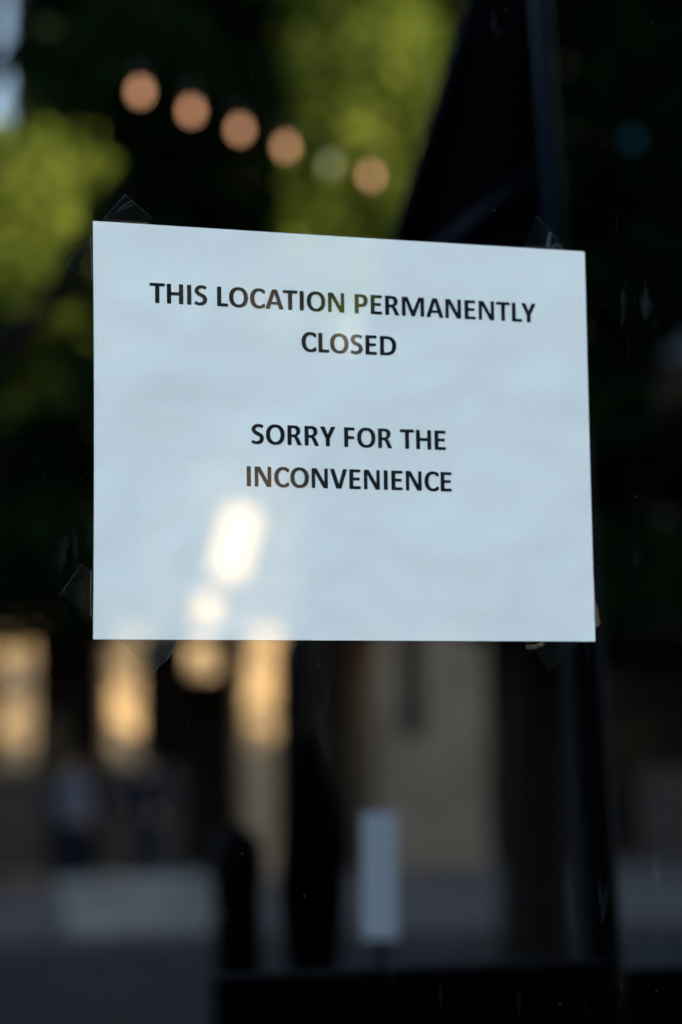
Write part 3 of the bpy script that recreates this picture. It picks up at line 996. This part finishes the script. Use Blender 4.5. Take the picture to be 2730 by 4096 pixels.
G['F'] = (.092, .555, .726, [rounded([(0, 0), (0, 1), (.555, 1), (.555, 1 - B), (S, 1 - B), (S, .56), (.53, .56), (.53, .405), (S, .405), (S, 0)])])
G['N'] = (.092, .85, 1.043, [rounded([(0, 0), (0, 1), (.265, 1), (.665, .31), (.665, 1), (.85, 1), (.85, 0), (.615, 0), (.185, .755), (.185, 0)])])
G['M'] = (.092, 1.2, 1.383, [rounded([(0, 0), (0, 1), (.31, 1), (.605, .30), (.90, 1), (1.2, 1), (1.2, 0), (1.0, 0), (1.0, .80), (.69, 0), (.51, 0), (.20, .80), (.20, 0)])])
G['V'] = (.006, .92, .935, [rounded([(0, 1), (.235, 1), (.465, .235), (.695, 1), (.92, 1), (.595, 0), (.325, 0)])])
G['Y'] = (.004, .815, .823, [rounded([(0, 1), (.24, 1), (.41, .60), (.58, 1), (.815, 1), (.515, .375), (.515, 0), (.30, 0), (.30, .375)])])
G['A'] = (.008, .945, .959, [rounded([(0, 0), (.345, 1), (.605, 1), (.945, 0), (.72, 0), (.645, .23), (.295, .23), (.225, 0)]), [(.338, .37), (.605, .37), (.472, .80)]])
G['O'] = (.052, .968, 1.07, [oval(.484, .5, .484, .517), oval(.484, .5, .484 - S - .006, .517 - B, 2.2)])
co = oval(.47, .5, .47, .517, 2.2, 56, 304, 40)
ci = oval(.475, .5, .475 - S - .01, .517 - B, 2.15, 42, 318, 36)
G['C'] = (.052, .775, .837, [rounded(co + [(.775, .075), (.772, .235)] + ci[::-1] + [(.772, .765), (.775, .925)], .03)])
G['S'] = (.045, .66, .748, [rounded(stroke([(.60, .865), (.50, .915), (.36, .936), (.19, .875), (.118, .735), (.19, .60), (.345, .515), (.495, .425), (.545, .27), (.465, .125), (.28, .064), (.14, .085), (.03, .14)],
                                          [.165, .158, .155, .185, .205, .20, .19, .20, .208, .185, .155, .158, .168]), .03)])
k_ = .55
pb = [(.33, 1)] + bez((.33, 1), (.56, 1), (.69, .90), (.69, .70)) + bez((.69, .70), (.69, .47), (.54, .345), (.315, .345))
ph = [(S, .85), (.30, .85)] + bez((.30, .85), (.41, .85), (.472, .79), (.472, .685)) + bez((.472, .685), (.472, .57), (.41, .495), (.305, .495)) + [(S, .495)]
G['P'] = (.092, .69, .842, [rounded([(0, 0), (0, 1)] + pb + [(S, .345), (S, 0)]), ph])
rb = [(.35, 1)] + bez((.35, 1), (.56, 1), (.672, .90), (.672, .73)) + bez((.672, .73), (.672, .60), (.61, .51), (.49, .465)) + bez((.49, .465), (.54, .44), (.565, .41), (.59, .355))
rh = [(S, .85), (.315, .85)] + bez((.315, .85), (.41, .85), (.458, .79), (.458, .70)) + bez((.458, .70), (.458, .60), (.40, .545), (.305, .545)) + [(S, .545)]
G['R'] = (.092, .755, .891, [rounded([(0, 0), (0, 1)] + rb + [(.755, 0), (.525, 0)] + bez((.525, 0), (.40, .30), (.40, .30), (.385, .325), 4) + bez((.385, .325), (.36, .385), (.33, .405), (.275, .405), 5) + [(S, .405), (S, 0)]), rh])
db = [(.325, 1)] + bez((.325, 1), (.67, 1), (.865, .84), (.865, .515)) + bez((.865, .515), (.865, .17), (.66, 0), (.30, 0))
dh = [(S, .845), (.325, .845)] + bez((.325, .845), (.54, .845), (.642, .73), (.642, .51)) + bez((.642, .51), (.642, .27), (.54, .155), (.315, .155)) + [(S, .155)]
G['D'] = (.092, .865, .997, [rounded([(0, 0), (0, 1)] + db), dh])
SPACE = .357
KERN = {('L', 'Y'): -.06, ('A', 'T'): -.06, ('T', 'A'): -.06, ('C', 'A'): -.01, ('L', 'O'): -.02}
CAP = .01052


def word(text, glyphs, z, parent, total_scale):
    """glyphs: [(char, x in metres)]; one filled 2D curve turned into a mesh"""
    cu = bpy.data.curves.new("word", 'CURVE')
    cu.dimensions = '2D'; cu.fill_mode = 'BOTH'
    for ch, gx in glyphs:
        for pts in G[ch][3]:
            sp = cu.splines.new('POLY')
            sp.points.add(len(pts) - 1)
            for i, q in enumerate(pts):
                sp.points[i].co = (gx + q[0] * total_scale, z + q[1] * CAP, 0, 1)
            sp.use_cyclic_u = True
    tmp = bpy.data.objects.new("word", cu)
    COL.objects.link(tmp)
    dg = bpy.context.evaluated_depsgraph_get()
    me = bpy.data.meshes.new_from_object(tmp.evaluated_get(dg))
    bpy.data.objects.remove(tmp)
    for v in me.vertices:
        v.co = Vector((v.co.x, -.00085, v.co.y))
    me.materials.clear(); me.materials.append(M['toner'])
    o = bpy.data.objects.new("printed_word", me)
    COL.objects.link(o)
    o.parent = parent
    o["label"] = "printed black word " + text
    return o


for text, x0, x1, z0 in (("THIS LOCATION PERMANENTLY", -109.4, 109.05, 66.6), ("CLOSED", -26.7, 26.85, 44.6), ("SORRY FOR THE", -55.05, 54.3, -5.5), ("INCONVENIENCE", -57.75, 57.35, -27.87)):
    xs, x = [], 0.0
    for i, ch in enumerate(text):
        if ch == ' ':
            xs.append(None); x += SPACE; continue
        if i: x += KERN.get((text[i - 1], ch), 0)
        xs.append(x + G[ch][0]); x += G[ch][2]
    left = xs[0]
    right = xs[-1] + G[text[-1]][1]
    k = (x1 - x0) * mm / (right - left)
    cur = []
    for ch, gx in list(zip(text, xs)) + [(' ', None)]:
        if gx is None:
            if cur: word(''.join(c for c, _ in cur), cur, z0 * mm, sh, k)
            cur = []
        else:
            cur.append((ch, x0 * mm + (gx - left) * k))


# ------------------------------------------------------------------ tape
def tape(pix, label, mat, edge_lines=(), amber=False, creases=()):
    pts = [on_glass(*q) for q in pix]
    c = sum(pts, Vector()) / len(pts)
    t = tag(empty("tape_strip", (c.x, 0, c.z)), label, "tape", "strips of tape holding the sheet")
    o = t.location
    bm = bmesh.new()
    f_ = [bm.verts.new((p.x - o.x, -.00045, p.z - o.z)) for p in pts]
    r_ = [bm.verts.new((p.x - o.x, -.00030, p.z - o.z)) for p in pts]
    bm.faces.new(f_); bm.faces.new(r_[::-1])
    for i in range(len(pts)):
        j = (i + 1) % len(pts)
        bm.faces.new((f_[i], r_[i], r_[j], f_[j]))
    bmesh.ops.recalc_face_normals(bm, faces=bm.faces)
    bm_obj("film", bm, mat, t)

    def line(name, q, w, m):
        p = [on_glass(*z) - o for z in q]
        bm = bmesh.new()
        for a, b in zip(p, p[1:]):
            d = (b - a); d.y = 0
            nn = Vector((-d.z, 0, d.x)).normalized() * w / 2
            up = Vector((0, -.0007, 0))
            v = [bm.verts.new((a.x + s * nn.x, -.00052, a.z + s * nn.z)) for s in (-1, 1)] + [bm.verts.new((b.x + s * nn.x, -.00052, b.z + s * nn.z)) for s in (1, -1)]
            mid = [bm.verts.new((a.x, -.00085, a.z)), bm.verts.new((b.x, -.00085, b.z))]
            bm.faces.new((v[0], mid[0], mid[1], v[3])); bm.faces.new((mid[0], v[1], v[2], mid[1]))
        bm_obj(name, bm, m, t)
    for q in edge_lines: line("cut_edge", q, .00035, M['tape_edge'])
    for q, w, m in creases: line("crease", q, w, M[m])
    return t


tape([(408.6, 886), (500.4, 778.5), (555, 826), (611.4, 876), (600, 905), (420, 900)], "clear tape over the sheet's top edge near its left corner", M['tape'],
     [[(409, 884), (455, 832), (500.4, 778.5)], [(500.4, 778.5), (611, 876)]],
     creases=[([(464, 849), (490, 826), (527, 804)], .0006, 'tape_edge'), ([(470, 848), (505, 832), (541, 815)], .0005, 'tape_edge'), ([(480, 888), (540, 891), (594, 896)], .0010, 'tape_amber'), ([(412, 882), (440, 880), (470, 884)], .0005, 'tape_edge')])
tape([(380, 925), (369.5, 929.6), (300, 996), (258, 1037.5), (265, 1056), (301, 1086.5), (370, 1123), (380, 1123)], "clear tape on the sheet's left edge near its top corner", M['tape'],
     [[(265, 1056), (284, 1031), (300, 1010)], [(265, 1056), (301, 1086.5), (335, 1103)]],
     creases=[([(364, 940), (362, 985), (367, 1040), (368, 1115)], .0008, 'tape_edge')])
tape([(380, 2282), (327.3, 2256.6), (284, 2316), (241, 2376), (300, 2420), (367.5, 2468), (380, 2468)], "clear tape on the sheet's left edge near its bottom corner", M['tape'],
     [[(327.3, 2256.6), (284, 2316), (241, 2376)]],
     creases=[([(364.5, 2285), (363, 2340), (365, 2466)], .0007, 'tape_edge'), ([(329, 2392), (341, 2370)], .0003, 'tape_edge')])
tape([(472.8, 2552), (488, 2571), (540, 2615), (620, 2688), (640, 2660), (668, 2640), (690, 2610), (712, 2577), (700, 2552)], "frosted tape corner hanging below the sheet at its left", M['tape_hazy'],
     [[(488, 2571), (540, 2616), (620, 2688)], [(620, 2688), (640, 2660), (668, 2640), (690, 2610), (712, 2577)]],
     creases=[([(485, 2566), (560, 2565), (640, 2564), (690, 2570)], .0006, 'tape_edge'), ([(684, 2570), (700, 2563)], .0012, 'tape_edge')])
tape([(2091.8, 995), (2091.8, 987.8), (2120, 930), (2147, 861), (2195, 915), (2241, 976), (2262, 1005), (2250, 1010)], "creased clear tape over the sheet's top edge near its right corner", M['tape'],
     [[(2147, 861), (2195, 915), (2243, 980)]],
     creases=[([(2192, 992), (2196, 950), (2203, 933)], .0024, 'tape_edge'), ([(2205, 992), (2228, 978), (2250, 998)], .0014, 'tape_edge'), ([(2100, 987), (2180, 992)], .0007, 'tape_edge')])
tape([(2330, 1087), (2341, 1087), (2347, 1180), (2346, 1263), (2335, 1263)], "thin sliver of tape along the sheet's right edge near its top", M['tape_edge'])
tape([(2365, 2325), (2378, 2327), (2380, 2400), (2390, 2428), (2394, 2450), (2393, 2468), (2402, 2488), (2396, 2502), (2382, 2512), (2370, 2512)], "yellowed tape scrap on the sheet's right edge near its bottom", M['tape_amber'],
     creases=[([(2378, 2408), (2380, 2416)], .0012, 'tape_edge')])
tape([(2101, 2584), (2115, 2603), (2140, 2596), (2191, 2694), (2250, 2640), (2317, 2574), (2310, 2555), (2110, 2555)], "faint clear tape below the sheet near its right corner", M['tape'],
     creases=[([(2104, 2588), (2135, 2588), (2175, 2573)], .0024, 'tape_amber')])
